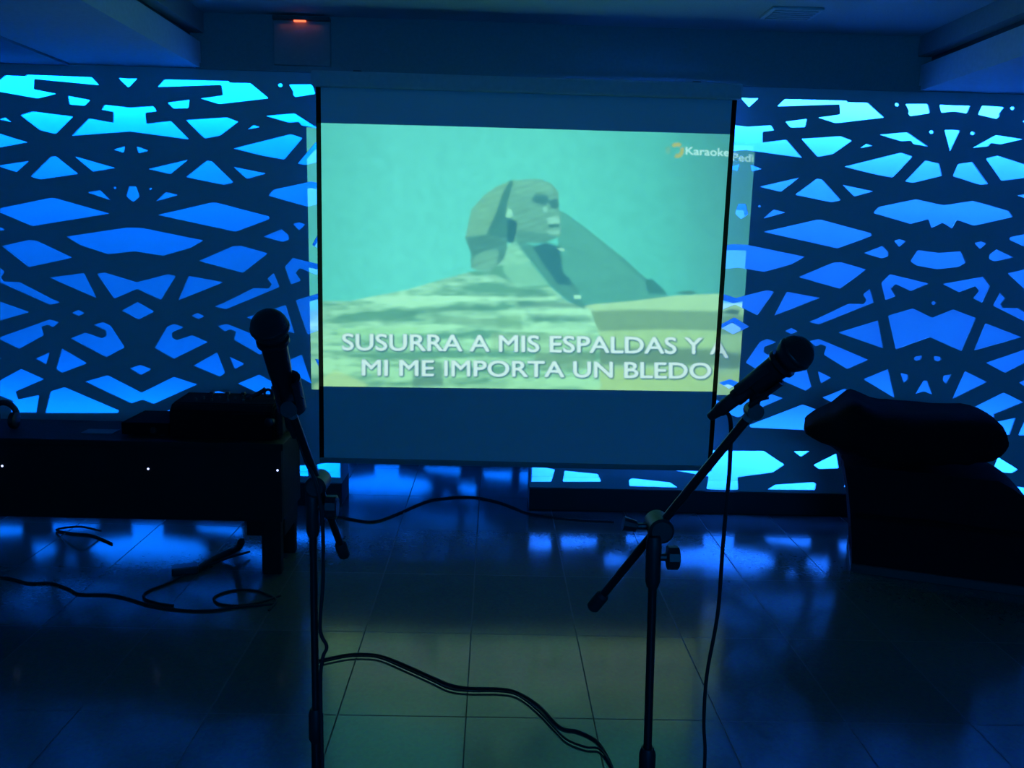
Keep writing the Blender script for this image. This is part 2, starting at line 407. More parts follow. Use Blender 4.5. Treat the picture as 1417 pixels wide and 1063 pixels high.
# ------------------------------------------------------------------ projector with a colour slide
# the slide picture is drawn in a frame of 1417 x 1012 units that covers the screen area
CW, CH = 1440, 1012
IMG = np.zeros((CH, CW, 3), 'f')
yy, xx = np.mgrid[0:CH, 0:CW].astype('f')
def S(c):
    c = np.array(c, 'f')/255; return np.where(c <= 0.04045, c/12.92, ((c+0.055)/1.055)**2.4)
def inpoly(poly):
    m = np.zeros((CH, CW), bool); n = len(poly)
    for i in range(n):
        (x1, y1), (x2, y2) = poly[i-1], poly[i]
        if y1 == y2: continue
        c = ((y1 > yy) != (y2 > yy)) & (xx < (x2-x1)*(yy-y1)/(y2-y1)+x1); m ^= c
    return m
def blur(a, r):
    k = 2*r+1
    for ax in (0, 1):
        for _ in range(2):
            pad = [(r+1, r) if i == ax else (0, 0) for i in range(a.ndim)]
            c = np.cumsum(np.pad(a, pad, mode='edge'), axis=ax, dtype='d')
            n = a.shape[ax]
            hi = np.take(c, range(k, k+n), axis=ax); lo_ = np.take(c, range(0, n), axis=ax)
            a = ((hi-lo_)/k).astype('f')
    return a
rs = np.random.RandomState(3)
def fnoise(sx, sy):
    g = rs.rand(int(CH/sy)+3, int(CW/sx)+3).astype('f'); X = xx/sx; Y = yy/sy
    i, j = X.astype(int), Y.astype(int); fx, fy = X-i, Y-j
    return (g[j, i]*(1-fx)+g[j, i+1]*fx)*(1-fy)+(g[j+1, i]*(1-fx)+g[j+1, i+1]*fx)*fy
def fill(poly, col, soft=2, alpha=1.0):
    a = blur(inpoly(poly).astype('f'), soft)[..., None]*alpha; IMG[:] = IMG*(1-a)+S(col)*a
# sky
sky = np.zeros_like(IMG); gx = np.clip(xx/1340, 0, 1)[..., None]; gy = np.clip(yy/700, 0, 1)[..., None]
pts = {0: (96, 206, 180), 0.2: (106, 220, 196), 0.55: (104, 220, 192), 0.8: (92, 202, 176), 1.0: (82, 166, 150)}
ks = sorted(pts); sk = np.stack([np.interp(gx[..., 0], ks, [S(pts[k])[c] for k in ks]) for c in range(3)], -1)
IMG[:] = sk*(0.86+0.22*gy)
corner = np.clip((gx-0.75)*4, 0, 1)*np.clip(1-gy*1.2, 0, 1); IMG[:] = IMG*(1-0.2*corner)
# pyramid
fill([(760, 405), (785, 412), (860, 465), (980, 560), (1045, 622), (1110, 668), (1120, 700), (820, 715), (780, 620)], (90, 176, 148), 2)
fill([(785, 412), (810, 428), (900, 505), (1000, 580), (1050, 625), (1105, 668), (1085, 668), (1030, 625), (960, 560)], (76, 158, 138), 3, 0.6)
fill([(1040, 622), (1062, 620), (1090, 645), (1108, 668), (1050, 668)], (66, 142, 122), 3)
# sand behind on the right
fill([(820, 712), (880, 700), (1000, 690), (1140, 672), (1240, 668), (1440, 668), (1440, 1012), (820, 1012)], (176, 230, 168), 2)
fill([(1130, 664), (1180, 656), (1205, 664), (1180, 670)], (80, 150, 128), 2)
fill([(850, 722), (1000, 716), (1440, 724), (1440, 782), (900, 786)], (128, 178, 128), 4)
fill([(880, 786), (1100, 778), (1440, 790), (1440, 840), (900, 840)], (172, 222, 150), 4)
fill([(880, 838), (1100, 834), (1440, 842), (1440, 892), (900, 890)], (116, 160, 116), 6)
fill([(900, 900), (1440, 896), (1440, 1012), (900, 1012)], (178, 222, 140), 6)
fill([(1280, 716), (1310, 702), (1340, 706), (1336, 722)], (90, 140, 110), 3)
# body
body = [(-20, 690), (120, 690), (230, 668), (300, 655), (400, 625), (500, 598), (560, 590), (600, 540), (630, 505), (680, 560), (740, 640), (800, 690), (870, 715), (880, 745), (900, 800), (900, 1012), (-20, 1012)]
a = blur(inpoly(body).astype('f'), 2)[..., None]
layer = 0.5*fnoise(260, 22)+0.3*fnoise(90, 11)+0.2*fnoise(26, 7); layer = np.clip((layer-0.33)*3.2, 0, 1)[..., None]
fade = np.clip((yy-560)/420, 0, 1)[..., None]
bc = (S((98, 176, 140))*(1-layer)+S((180, 252, 204))*layer)*(1-fade)+(S((112, 176, 130))*(1-layer)+S((178, 242, 174))*layer)*fade
IMG[:] = IMG*(1-a)+bc*a
for pl, col, al in (([(250, 735), (330, 712), (560, 700), (560, 716), (340, 730), (280, 742)], (92, 160, 126), .6),
                    ([(380, 740), (600, 742), (660, 760), (600, 768), (400, 758)], (108, 170, 128), .6),
                    ([(640, 690), (840, 696), (860, 712), (650, 710)], (74, 140, 118), .7),
                    ([(640, 655), (730, 660), (740, 680), (640, 678)], (92, 162, 130), .6),
                    ([(660, 728), (850, 735), (885, 752), (700, 750)], (84, 150, 122), .6),
                    ([(580, 735), (655, 735), (660, 780), (580, 775)], (124, 190, 138), .7),
                    ([(70, 775), (360, 770), (360, 790), (90, 800)], (170, 240, 168), .7),
                    ([(318, 870), (410, 880), (412, 955), (316, 960)], (88, 140, 112), .7),
                    ([(700, 850), (890, 850), (880, 900), (700, 905)], (124, 168, 120), .6),
                    ([(10, 940), (80, 905), (180, 950), (160, 962), (10, 960)], (196, 240, 158), .8),
                    ([(560, 790), (880, 790), (900, 850), (560, 840)], (160, 212, 150), .5)):
    fill(pl, col, 4, al)
# neck and shade
fill([(500, 590), (560, 600), (600, 545), (600, 500), (545, 500), (505, 560)], (132, 205, 164), 3)
fill([(605, 500), (640, 495), (700, 520), (770, 600), (830, 650), (855, 715), (800, 690), (740, 640), (680, 560), (640, 520)], (84, 160, 136), 3)
fill([(600, 512), (640, 505), (690, 580), (740, 640), (640, 650), (600, 600)], (142, 222, 176), 4, .7)
fill([(690, 520), (730, 505), (775, 520), (785, 600), (820, 640), (770, 640), (720, 570)], (58, 128, 120), 4)
# head cloth
fill([(615, 318), (640, 312), (660, 400), (640, 500), (545, 490), (480, 495), (490, 450), (500, 405), (540, 360), (575, 335)], (118, 186, 146), 2)
fill([(620, 313), (632, 318), (612, 390), (606, 420), (640, 440), (632, 500), (606, 505), (545, 485), (575, 420), (595, 360)], (72, 142, 122), 3)
fill([(480, 492), (545, 482), (610, 490), (612, 525), (600, 560), (560, 598), (500, 586), (498, 540)], (82, 152, 130), 3)
fill([(500, 560), (540, 535), (585, 530), (580, 575), (560, 598), (505, 588)], (122, 194, 156), 4, .8)
# face
fill([(632, 318), (660, 312), (720, 312), (750, 325), (772, 350), (772, 400), (778, 425), (776, 445), (780, 470), (776, 488), (740, 500), (700, 510), (650, 505), (634, 470), (628, 430), (615, 425), (612, 400), (620, 360)], (108, 178, 146), 2)
fill([(632, 318), (700, 312), (745, 325), (755, 350), (700, 350), (640, 360)], (122, 196, 158), 4, .7)
fill([(684, 372), (705, 357), (735, 360), (745, 380), (725, 392), (700, 385)], (58, 128, 118), 4, .85)
fill([(738, 378), (768, 370), (772, 395), (764, 405), (748, 400)], (58, 128, 120), 3, .85)
fill([(722, 400), (734, 395), (738, 410), (726, 414)], (134, 206, 176), 1)
fill([(735, 432), (772, 425), (776, 448), (738, 450)], (140, 212, 180), 2)
fill([(740, 452), (776, 452), (772, 460), (742, 462)], (70, 140, 122), 1)
fill([(735, 470), (776, 470), (772, 482), (740, 482)], (132, 204, 170), 2)
fill([(650, 470), (735, 480), (770, 492), (735, 508), (660, 512), (636, 490)], (84, 156, 132), 3, .8)
fill([(606, 428), (614, 402), (624, 404), (630, 425), (618, 432)], (150, 222, 180), 1)
fill([(612, 436), (642, 442), (640, 480), (628, 510), (610, 505)], (54, 120, 112), 3)
fill([(765, 526), (785, 524), (792, 532), (782, 536)], (150, 220, 180), 1)
fill([(818, 672), (840, 672), (842, 684), (820, 684)], (170, 240, 196), 1)
hd = blur(inpoly([(640, 315), (620, 313), (575, 335), (520, 375), (490, 450), (480, 495), (500, 586), (560, 598), (600, 560), (770, 495), (778, 425), (772, 350), (720, 312)]).astype('f'), 3)[..., None]
stripe = (0.5+0.5*np.sin((yy+0.35*xx)*0.33))*0.10+fnoise(30, 9)*0.16
IMG[:] = IMG*(1+hd*(stripe[..., None]-0.12))
pm = blur(inpoly([(780, 410), (1105, 668), (820, 715), (775, 600)]).astype('f'), 3)[..., None]
IMG[:] = IMG*(1+pm*((fnoise(40, 7)-0.5)*0.12)[..., None])
IMG *= (0.94+0.12*fnoise(14, 14))[..., None]
IMG *= np.array([0.86, 1.05, 1.04], 'f')
IMG[:] = blur(IMG, 1)

def text_mask(string, box_, wide=1.0, bold=0.0, tilt=0.0):
    cu = bpy.data.curves.new('t', 'FONT'); cu.body = string; cu.size = 1;  cu.space_character = wide; cu.resolution_u = 4
    o = bpy.data.objects.new('t', cu); COL.objects.link(o); dg = bpy.context.evaluated_depsgraph_get()
    me = bpy.data.meshes.new_from_object(o.evaluated_get(dg)); me.calc_loop_triangles()
    v = np.array([p.co[:2] for p in me.vertices]); bpy.data.objects.remove(o); bpy.data.curves.remove(cu)
    mn, mx = v.min(0), v.max(0); x0, y0, x1, y1 = box_
    q = np.empty_like(v); q[:, 0] = x0+(v[:, 0]-mn[0])/(mx[0]-mn[0])*(x1-x0); q[:, 1] = y1-(v[:, 1]-mn[1])/(mx[1]-mn[1])*(y1-y0)+tilt*(q[:, 0]-x0)
    m = np.zeros((CH, CW), 'f')
    for t_ in me.loop_triangles:
        T = q[list(t_.vertices)]; a0, b0 = np.floor(T.min(0)).astype(int)-1; a1, b1 = np.ceil(T.max(0)).astype(int)+1
        a0, b0 = max(a0, 0), max(b0, 0); X = xx[b0:b1, a0:a1]; Y = yy[b0:b1, a0:a1]
        s = []
        for k in range(3):
            p, r = T[k], T[(k+1) % 3]; s.append((r[0]-p[0])*(Y-p[1])-(r[1]-p[1])*(X-p[0]))
        ins = ((s[0] >= 0) & (s[1] >= 0) & (s[2] >= 0)) | ((s[0] <= 0) & (s[1] <= 0) & (s[2] <= 0))
        m[b0:b1, a0:a1] = np.maximum(m[b0:b1, a0:a1], ins)
    bpy.data.meshes.remove(me)
    for _ in range(int(bold)): m = np.maximum.reduce([m, np.roll(m, 1, 0), np.roll(m, 1, 1), np.roll(m, -1, 1)*0.6])
    return m
def put_text(mask, col, shadow=True):
    if shadow:
        h = blur(np.roll(mask, (2, 2), (0, 1)), 3); h = np.clip(h*2.2, 0, 1)[..., None]*0.9
        IMG[:] = IMG*(1-h)+S((40, 104, 106))*h
    a = blur(mask, 1)[..., None]; IMG[:] = IMG*(1-a)+S(col)*a
put_text(text_mask('SUSURRA A MIS ESPALDAS Y A', (98, 790, 1303, 841), 1.0, 2, 0.0115), (214, 255, 250))
put_text(text_mask('MI ME IMPORTA UN BLEDO', (160, 871, 1245, 920), 1.0, 2, 0.0095), (214, 255, 250))
put_text(text_mask('Karaoke Pedi', (1168, 209, 1382, 233), 1.0, 1, 0.045), (178, 244, 226), False)
# orange swirl
r = np.hypot((xx-1140)/22, (yy-220)/24); an = np.arctan2(yy-220, xx-1140)
sw = (np.abs(r-0.75) < 0.25) & ((an > -2.4) & (an < -0.9) | (an > -0.5) & (an < 1.9)); a = blur(sw.astype('f'), 2)[..., None]*0.9
IMG[:] = IMG*(1-a)+S((176, 190, 84))*a
sw = (np.hypot((xx-1112)/7, (yy-220)/12) < 1); a = blur(sw.astype('f'), 3)[..., None]*0.35; IMG[:] = IMG*(1-a)+S((150, 190, 90))*a

PP = Vector((0.12, -0.55, zc-0.22))
quad = [at(424, 176, D), at(1046, 193, D), at(1021, 547, D), at(431, 539, D)]   # picture corners on the partition plane
pj = thing('projector', 'white ceiling projector throwing the karaoke picture onto the screen', 'projector', PP)
GX, GY = 860, 508
f0 = 0.10/(D-PP.y)
uu, vv = np.meshgrid(np.linspace(0, 1, GX), np.linspace(0, 1, GY))
q = [np.array(p) for p in quad]
T3 = ((1-uu)*(1-vv))[..., None]*q[0]+(uu*(1-vv))[..., None]*q[1]+(uu*vv)[..., None]*q[2]+((1-uu)*vv)[..., None]*q[3]
pp = np.array(PP); dirs = T3-pp
slide = pp+dirs*f0
hit = pp+dirs*((YS-PP.y)/(D-PP.y))
rel = hit-np.array([0, 0, H]); zz = rel@np.array(FX)
PXx = 708.5+F_PX*(rel@np.array(RX))/zz; PYy = 531.5-F_PX*(rel@np.array(UX))/zz
cx = np.clip((PXx-430)*2.249, -0.0, CW-2); cyy = np.clip((PYy-110)*2.249, 0, CH-2)
ix, iy = cx.astype(int), cyy.astype(int); fx, fy = (cx-ix)[..., None], (cyy-iy)[..., None]
colr = (IMG[iy, ix]*(1-fx)+IMG[iy, ix+1]*fx)*(1-fy)+(IMG[iy+1, ix]*(1-fx)+IMG[iy+1, ix+1]*fx)*fy
SPEC = np.array([0.75, 1.0, 0.85])              # lamp tint
colr = np.clip(colr/SPEC, 0.001, 1)
me = bpy.data.meshes.new('slide')
me.vertices.add(GX*GY); me.vertices.foreach_set('co', slide.astype('f').ravel())
idx = np.arange(GX*GY).reshape(GY, GX); Q = np.stack([idx[:-1, :-1], idx[:-1, 1:], idx[1:, 1:], idx[1:, :-1]], -1).reshape(-1, 4)
me.loops.add(Q.size); me.loops.foreach_set('vertex_index', Q.ravel().astype('i'))
me.polygons.add(len(Q)); me.polygons.foreach_set('loop_start', (np.arange(len(Q))*4).astype('i')); me.update(); me.validate()
at_ = me.attributes.new('tint', 'FLOAT_COLOR', 'POINT'); at_.data.foreach_set('color', np.concatenate([colr, np.ones((GY, GX, 1))], -1).astype('f').ravel())
ms = bpy.data.materials.new('colour_slide'); ms.use_nodes = True; nt = ms.node_tree
for n in list(nt.nodes):
    if n.type == 'BSDF_PRINCIPLED': nt.nodes.remove(n)
tb = nt.nodes.new('ShaderNodeBsdfTransparent'); an_ = nt.nodes.new('ShaderNodeAttribute'); an_.attribute_name = 'tint'
nt.links.new(an_.outputs['Color'], tb.inputs[0]); nt.links.new(tb.outputs[0], nt.nodes['Material Output'].inputs[0])
link('slide', me, ms, pj)
# body with an aperture exactly around the slide
c4 = [Vector(pp+(x-pp)*f0) for x in q]; ys = c4[0].y
bm = nb(); X0, X1, Z0_, Z1_ = PP.x-0.15, PP.x+0.15, PP.z-0.06, PP.z+0.06
o4 = [Vector((X0, ys, Z1_)), Vector((X1, ys, Z1_)), Vector((X1, ys, Z0_)), Vector((X0, ys, Z0_))]
vi = [bm.verts.new(v) for v in c4]; vo = [bm.verts.new(v) for v in o4]; vb = [bm.verts.new((v.x, PP.y-0.18, v.z)) for v in o4]
for k in range(4):
    bm.faces.new((vi[k], vi[(k+1) % 4], vo[(k+1) % 4], vo[k])); bm.faces.new((vo[k], vo[(k+1) % 4], vb[(k+1) % 4], vb[k]))
bm.faces.new(vb); finish('body', bm, mat('projector_shell', (0.05, 0.05, 0.05), 0.6), pj)
bm = nb(); sweep(bm, [(PP.x, PP.y-0.05, PP.z+0.061), (PP.x, PP.y-0.05, zc-0.01)], 0.02); box(bm, (PP.x-0.06, PP.y-0.11, zc-0.012), (PP.x+0.06, PP.y+0.01, zc-0.0005), 0.003); finish('ceiling_mount', bm, M_housing, pj)
L = bpy.data.lights.new('projector_lamp', 'SPOT'); L.energy = PROJ; L.color = tuple(SPEC); L.shadow_soft_size = 0.0; L.spot_size = math.radians(50); L.spot_blend = 0
lo = bpy.data.objects.new('projector_lamp', L); COL.objects.link(lo); lo.parent = pj
aim = Vector(sum((x for x in q), np.zeros(3))/4)-PP; lo.rotation_euler = aim.to_track_quat('-Z', 'Y').to_euler()

# unseen lamps added behind the camera to supply ambient fill
t = thing('added_ceiling_fill', 'unseen blue ceiling panel lamp added as ambient fill', 'lamp', (0.8, -1.9, zc))
bm = nb(); box(bm, (0.2, -2.2, zc-0.03), (1.4, -1.6, zc-0.0005), 0.005); finish('housing', bm, M_housing, t)
area_light('fill_light', t, (0.8, -1.9, zc-0.035), 1.1, 0.5, AMBIENT, (0, 0, 0), (0.0, 0.34, 1.0))

t = thing('added_wall_fill', 'unseen long blue wash lamp added on the rear wall as fill', 'lamp', (0.6, YF, 1.9))  # added out of view to brighten lattice bars, screen and soffit
bm = nb(); box(bm, (-0.4, YF+0.0005, 1.75), (1.6, YF+0.06, 2.05), 0.008); finish('housing', bm, M_housing, t)
area_light('fill_light', t, (0.6, YF+0.07, 1.9), 1.9, 0.26, WASH, (math.radians(90), 0, 0), (0.0, 0.26, 1.0))

# ------------------------------------------------------------------ microphones and stands
def microphone(name_label, head, tail, group='microphones on boom stands'):
    head, tail = Vector(head), Vector(tail); t = (tail-head).normalized(); Lh = (tail-head).length
    th = thing('microphone', name_label, 'microphone', tail, group)
    b = head - t*0.025
    bm = nb(); prof = [(0.0004+0.0255*(1-math.cos(a)), 0.0258*math.sin(a)) for a in [math.pi*k/14*0.86 for k in range(15)]]
    prof = [(dd, rr) for dd, rr in prof]; profile(bm, b, tail, prof, 28); finish('grille', bm, M_mesh, th, True, 60)
    bm = nb(); profile(bm, b, tail, [(0.024, 0.0262), (0.025, 0.0268), (0.029, 0.0268), (0.030, 0.0262)], 28); finish('band', bm, M_metal, th, True, 40)
    e = Lh+0.025
    bm = nb(); profile(bm, b, tail, [(0.046, 0.0225), (0.052, 0.0225), (0.056, 0.0185), (0.062, 0.0180), (0.10, 0.0165), (e-0.03, 0.0125), (e-0.012, 0.0118), (e-0.010, 0.0125), (e, 0.0125)], 24)
    finish('handle', bm, M_metal, th, True, 35)
    bm = nb(); m_ = head + (tail-head)*0.35; up = Vector((0, -1, 0.3)).normalized(); box(bm, m_+up*0.014-Vector((0.004, 0.004, 0.010)), m_+up*0.014+Vector((0.004, 0.004, 0.010)), 0.002); finish('switch', bm, M_black, th)
    bm = nb(); profile(bm, tail, tail+t, [(0, 0.0098), (0.004, 0.0105), (0.03, 0.0105), (0.034, 0.0085), (0.05, 0.006)], 18); finish('plug', bm, M_black, th, True, 35)
    return th, tail+t*0.05
def stand(label, top, foot, boom_hi, boom_lo, clip_at, clip_dir, rp, rb, kr=0.020, wing=True):
    top, foot, boom_hi, boom_lo = map(Vector, (top, foot, boom_hi, boom_lo))
    base = Vector((foot.x+(foot.x-top.x)*foot.z/(top.z-foot.z), foot.y+(foot.y-top.y)*foot.z/(top.z-foot.z), 0))
    st = thing('microphone_stand', label, 'microphone stand', base, 'boom microphone stands')
    ax = (top-base).normalized(); Lp = (top-base).length; mid = base+ax*(Lp*0.62)
    bm = nb(); sweep(bm, [base+ax*0.06, mid], rp, 20); finish('lower_tube', bm, M_metal, st, True, 40)
    bm = nb(); sweep(bm, [mid-ax*0.05, top], rp*0.72, 20); finish('upper_tube', bm, M_metal, st, True, 40)
    bm = nb(); profile(bm, mid-ax*0.035, top, [(0, rp*1.15), (0.006, rp*1.45), (0.05, rp*1.45), (0.062, rp*1.05)], 20)
    finish('height_clutch', bm, M_black, st, True, 35)
    # boom clutch
    bdir = (boom_hi-boom_lo).normalized(); tt = (top-boom_lo).dot(bdir); on = boom_lo+bdir*tt
    side = bdir.cross(Vector((0, 1, 0))).normalized()
    bm = nb(); sweep(bm, [top-ax*0.085, top-ax*0.075, top-ax*0.01, top], [rp*0.95, rp*1.25, rp*1.3, rp*1.0], 20)
    sweep(bm, [on+Vector((0, 0.028, 0)), on+Vector((0, 0.024, 0)), on-Vector((0, 0.024, 0)), on-Vector((0, 0.028, 0))], [kr-0.004, kr, kr, kr-0.004], 24)
    finish('boom_clutch', bm, M_black, st, True, 35)
    bm = nb(); kc = top-ax*0.035
    sweep(bm, [kc, kc+Vector((0.02, 0, 0)), kc+Vector((0.022, 0, 0)), kc+Vector((0.038, 0, 0.0)), kc+Vector((0.040, 0, 0))], [0.006, 0.006, 0.019, 0.019, 0.016], 10); finish('knob', bm, M_black, st, True, 30)
    if wing: bm = nb(); kc = on+Vector((-0.012, 0, 0.0)); sweep(bm, [kc, kc-Vector((0.022, 0, 0)), kc-Vector((0.024, 0, 0)), kc-Vector((0.045, 0, -0.004))], [0.005, 0.005, 0.009, 0.012], 10); finish('knob', bm, M_black, st, True, 30)
    bm = nb(); sweep(bm, [boom_lo, boom_hi], rb, 18); finish('boom_arm', bm, M_metal, st, True, 40)
    bm = nb(); profile(bm, boom_lo-bdir*0.012, boom_hi, [(0, rb*1.2), (0.004, rb*1.65), (0.035, rb*1.65), (0.04, rb*1.1)], 18); finish('rubber_end', bm, M_rubber, st, True, 35)
    # microphone clip
    cd = Vector(clip_dir).normalized(); ca = Vector(clip_at)
    bm = nb(); n_ = 14; up = cd.cross(Vector((0, 1, 0))).normalized(); fr = cd.cross(up).normalized()
    for s_ in (0,):
        rings = []
        for dd in (-0.028, 0.028):
            rr_ = []
            for k in range(n_+1):
                a_ = math.radians(35+290*k/n_)
                for rad in (0.0165, 0.0205): rr_.append(bm.verts.new(ca+cd*dd+(fr*math.cos(a_)+up*math.sin(a_))*rad))
            rings.append(rr_)
        for k in range(n_):
            i = 2*k
            for A_, B_ in ((rings[0], rings[1]),):
                bm.faces.new((A_[i], A_[i+2], B_[i+2], B_[i])); bm.faces.new((A_[i+1], B_[i+1], B_[i+3], A_[i+3]))
            for R_ in rings: bm.faces.new((R_[i], R_[i+1], R_[i+3], R_[i+2]))
        for e_ in (0, 2*n_): bm.faces.new((rings[0][e_], rings[1][e_], rings[1][e_+1], rings[0][e_+1]))
    pv = boom_hi + bdir*0.005
    sweep(bm, smooth_path([ca-up*0.018 if (ca-up*0.018-pv).length < (ca+up*0.018-pv).length else ca+up*0.018, (ca+pv)/2, pv], 4), [0.008]*9, 12)
    sweep(bm, [pv+Vector((0, 0.012, 0)), pv-Vector((0, 0.012, 0))], 0.012, 16)
    finish('microphone_clip', bm, M_black, st, True, 35)
    bm = nb(); sweep(bm, [boom_hi-bdir*0.012, boom_hi+bdir*0.012], rb*1.25, 16); finish('thread_adapter', bm, M_slv, st, True, 35)
    # tripod
    hub = base+ax*0.30
    bm = nb(); profile(bm, hub-ax*0.03, top, [(0, rp*1.3), (0.004, rp*1.7), (0.05, rp*1.7), (0.06, rp*1.2)], 18); finish('hub', bm, M_black, st, True, 35)
    for k in range(3):
        a_ = math.radians(90+120*k+14); e_ = Vector((base.x+0.30*math.cos(a_), base.y+0.30*math.sin(a_), 0.012))
        bm = nb(); sweep(bm, [hub, e_], 0.0075, 12); lg = finish('leg', bm, M_metal, st, True, 40)
        bm = nb(); dn = (e_-hub).normalized(); sweep(bm, [e_-dn*0.035, e_-dn*0.03, e_, e_+dn*0.004], [0.009, 0.012, 0.012, 0.008], 12); r_ = finish('rubber_foot', bm, M_rubber, None, True, 40); r_.parent = lg; r_.matrix_parent_inverse = lg.matrix_local.inverted() if False else Matrix.Identity(4)
        r_.matrix_parent_inverse = (Matrix.Translation(st.location) @ Matrix.Translation(-st.location)).inverted()
    return st
YM = 1.30
# right stand
stand('black boom microphone stand on the right, arm slanting up across the screen corner',
      at(905, 742, YM), at(896, 1040, YM+0.02), at(1040, 572, YM-0.06), at(824, 836, YM+0.10),
      at(1050, 533, YM-0.075), at(1092, 499, YM-0.09)-at(1020, 552, YM-0.055), 0.0095, 0.0068)
mic, tailR = microphone('black vocal microphone on the right stand, head pointing up and right', at(1101, 489, YM-0.10), at(1018, 551, YM-0.055))
# left stand
stand('black boom microphone stand on the left, in front of the low table end',
      at(432, 672, YM+0.05), at(438, 1045, YM+0.07), at(403, 568, YM-0.05), at(475, 764, YM+0.17),
      at(400, 545, YM-0.055), at(383, 470, YM-0.10)-at(403, 562, YM-0.04), 0.0085, 0.0062, 0.017, False)
mic2, tailL = microphone('black vocal microphone on the left stand, head nearly upright', at(373, 452, YM-0.11), at(401, 570, YM-0.03))

def cable(label, pts, r=0.0035, sub=8, group=None, mt=None, name='cable'):
    bm = nb(); sweep(bm, smooth_path(pts, sub), r, 8); o = finish(name, bm, mt or M_rubber, None, True); tag(o, label, 'cable', group); return o
rz = 0.004
pR = [tailR, at(1009, 575, YM-0.03), at(1010, 640, YM), at(1005, 700, YM+0.03), at(1000, 760, YM+0.06), at(993, 850, YM+0.09), at(978, 935, YM+0.12), at(974, 1000, YM+0.14), at(975, 1063, YM+0.16)]
bx = pR[-1]; pR += [Vector((bx.x+0.01, bx.y+0.03, 0.25)), Vector((bx.x+0.03, bx.y-0.0, 0.04)), Vector((bx.x+0.05, bx.y-0.15, 0.005)), Vector((bx.x-0.1, bx.y-0.5, 0.005))]
cable('thin black cable hanging straight down from the right microphone', pR, 0.0032)
pL = [tailL, at(412, 605, YM+0.0), at(424, 640, YM+0.02), at(437, 668, YM+0.012), at(446, 720, YM+0.02), at(447, 800, YM+0.045), at(443, 870, YM+0.05), at(452, 895, YM+0.05), at(446, 915, YM+0.05), at(444, 980, YM+0.055)]
bx = pL[-1]; pL += [Vector((bx.x+0.01, bx.y, 0.3)), Vector((bx.x+0.03, bx.y-0.03, 0.03)), Vector((bx.x, bx.y-0.25, 0.005))]
cable('thin black cable running down the pole of the left microphone stand', pL, 0.003)
F1 = [(434, 915), (450, 912), (480, 906), (505, 905), (528, 908), (560, 920), (600, 938), (625, 948), (650, 952), (690, 953), (715, 958), (745, 976), (775, 1006), (800, 1012), (826, 1026), (842, 1050), (850, 1070)]
cable('black cable snaking over the near floor tiles, upper strand of the twisted pair', [fl(x, y, rz) for x, y in F1], 0.0038)
F2 = [(434, 919), (450, 915), (480, 909), (505, 908), (527, 911), (558, 924), (598, 942), (622, 953), (650, 956.5), (690, 957), (716, 962), (743, 982), (768, 1008), (785, 1024), (810, 1034), (830, 1037), (846, 1060), (852, 1080)]
cable('black cable snaking over the near floor tiles, lower strand of the twisted pair', [fl(x, y, 0.0065) for x, y in F2], 0.0034)
cable('black cable curving across the floor gap below the projection screen', [fl(x, y, rz) for x, y in ((440, 712), (478, 717), (515, 722), (545, 713), (590, 694), (620, 689), (655, 688), (690, 695), (712, 703), (735, 711), (790, 719), (850, 722))], 0.006)
cable('thin dark cable trailing across the floor on the far left', [fl(x, y, rz) for x, y in ((-70, 790), (10, 800), (40, 807), (70, 807), (95, 815), (110, 822), (150, 823), (175, 828), (210, 838), (250, 844), (290, 845), (340, 839), (380, 836))], 0.005)
cable('dark cable looping on the floor beside the right table leg', [fl(x, y, rz) for x, y in ((388, 824), (365, 832), (335, 838), (305, 836), (296, 828), (310, 820), (335, 816), (360, 819), (382, 830), (372, 845))], 0.005)
cable('dark cable bending from the plug block toward the far left cable', [fl(x, y, rz) for x, y in ((262, 792), (235, 806), (205, 818), (199, 827), (215, 834), (240, 838))], 0.005)
cable('thin cable dangling in the gap under the left table', [fl(140, 735, 0.02), fl(110, 729, 0.06), fl(78, 733, 0.01), fl(100, 738, 0.005), fl(128, 741, 0.005), fl(155, 752, 0.005)], 0.005)
a = fl(256, 793)
t = thing('plug_block', 'dark plug block lying on the floor among the cables under the left table', 'plug', a)
bm = nb(); R_ = Matrix.Rotation(math.radians(22), 3, 'Z'); box(bm, (a.x-0.055, a.y-0.03, 0.0), (a.x+0.055, a.y+0.03, 0.035), 0.006, R_); finish('body', bm, M_black, t)
bm = nb(); sweep(bm, smooth_path([a+Vector((0.05, 0.02, 0.02)), a+Vector((0.09, 0.05, 0.02)), a+Vector((0.16, 0.10, 0.035)), a+Vector((0.22, 0.22, 0.02))], 6), 0.006, 8); finish('lead', bm, M_rubber, t, True)
cable('bunched cables hanging under the right end of the left table', [fl(270, 790, 0.01), fl(300, 772, 0.02), fl(322, 762, 0.05), fl(330, 757, 0.10), fl(334, 750, 0.16)], 0.016)

# ------------------------------------------------------------------ low black table with sound equipment
YT = 3.65; dT = 0.38
ztab = at(80, 608, YT).z; zap = at(250, 721, YT).z; xtR = at(392, 660, YT).x; xtL = -2.55
tb_ = thing('equipment_table', 'long low black table with a deep front panel, on the left', 'table', ((xtL+xtR)/2, YT+dT/2, 0))
bm = nb(); box(bm, (xtL, YT, ztab-0.03), (xtR, YT+dT, ztab), 0.005); finish('tabletop', bm, M_wood, tb_)
bm = nb(); box(bm, (xtL+0.01, YT+0.01, zap), (xtR-0.01, YT+0.03, ztab-0.0305), 0.003); finish('front_panel', bm, M_wood, tb_)
for xa_, xb2 in ((xtR-0.03, xtR-0.01), (xtL+0.01, xtL+0.03)):
    bm = nb(); box(bm, (xa_, YT+0.031, zap), (xb2, YT+dT-0.01, ztab-0.0305), 0.003); finish('side_panel', bm, M_wood, tb_)
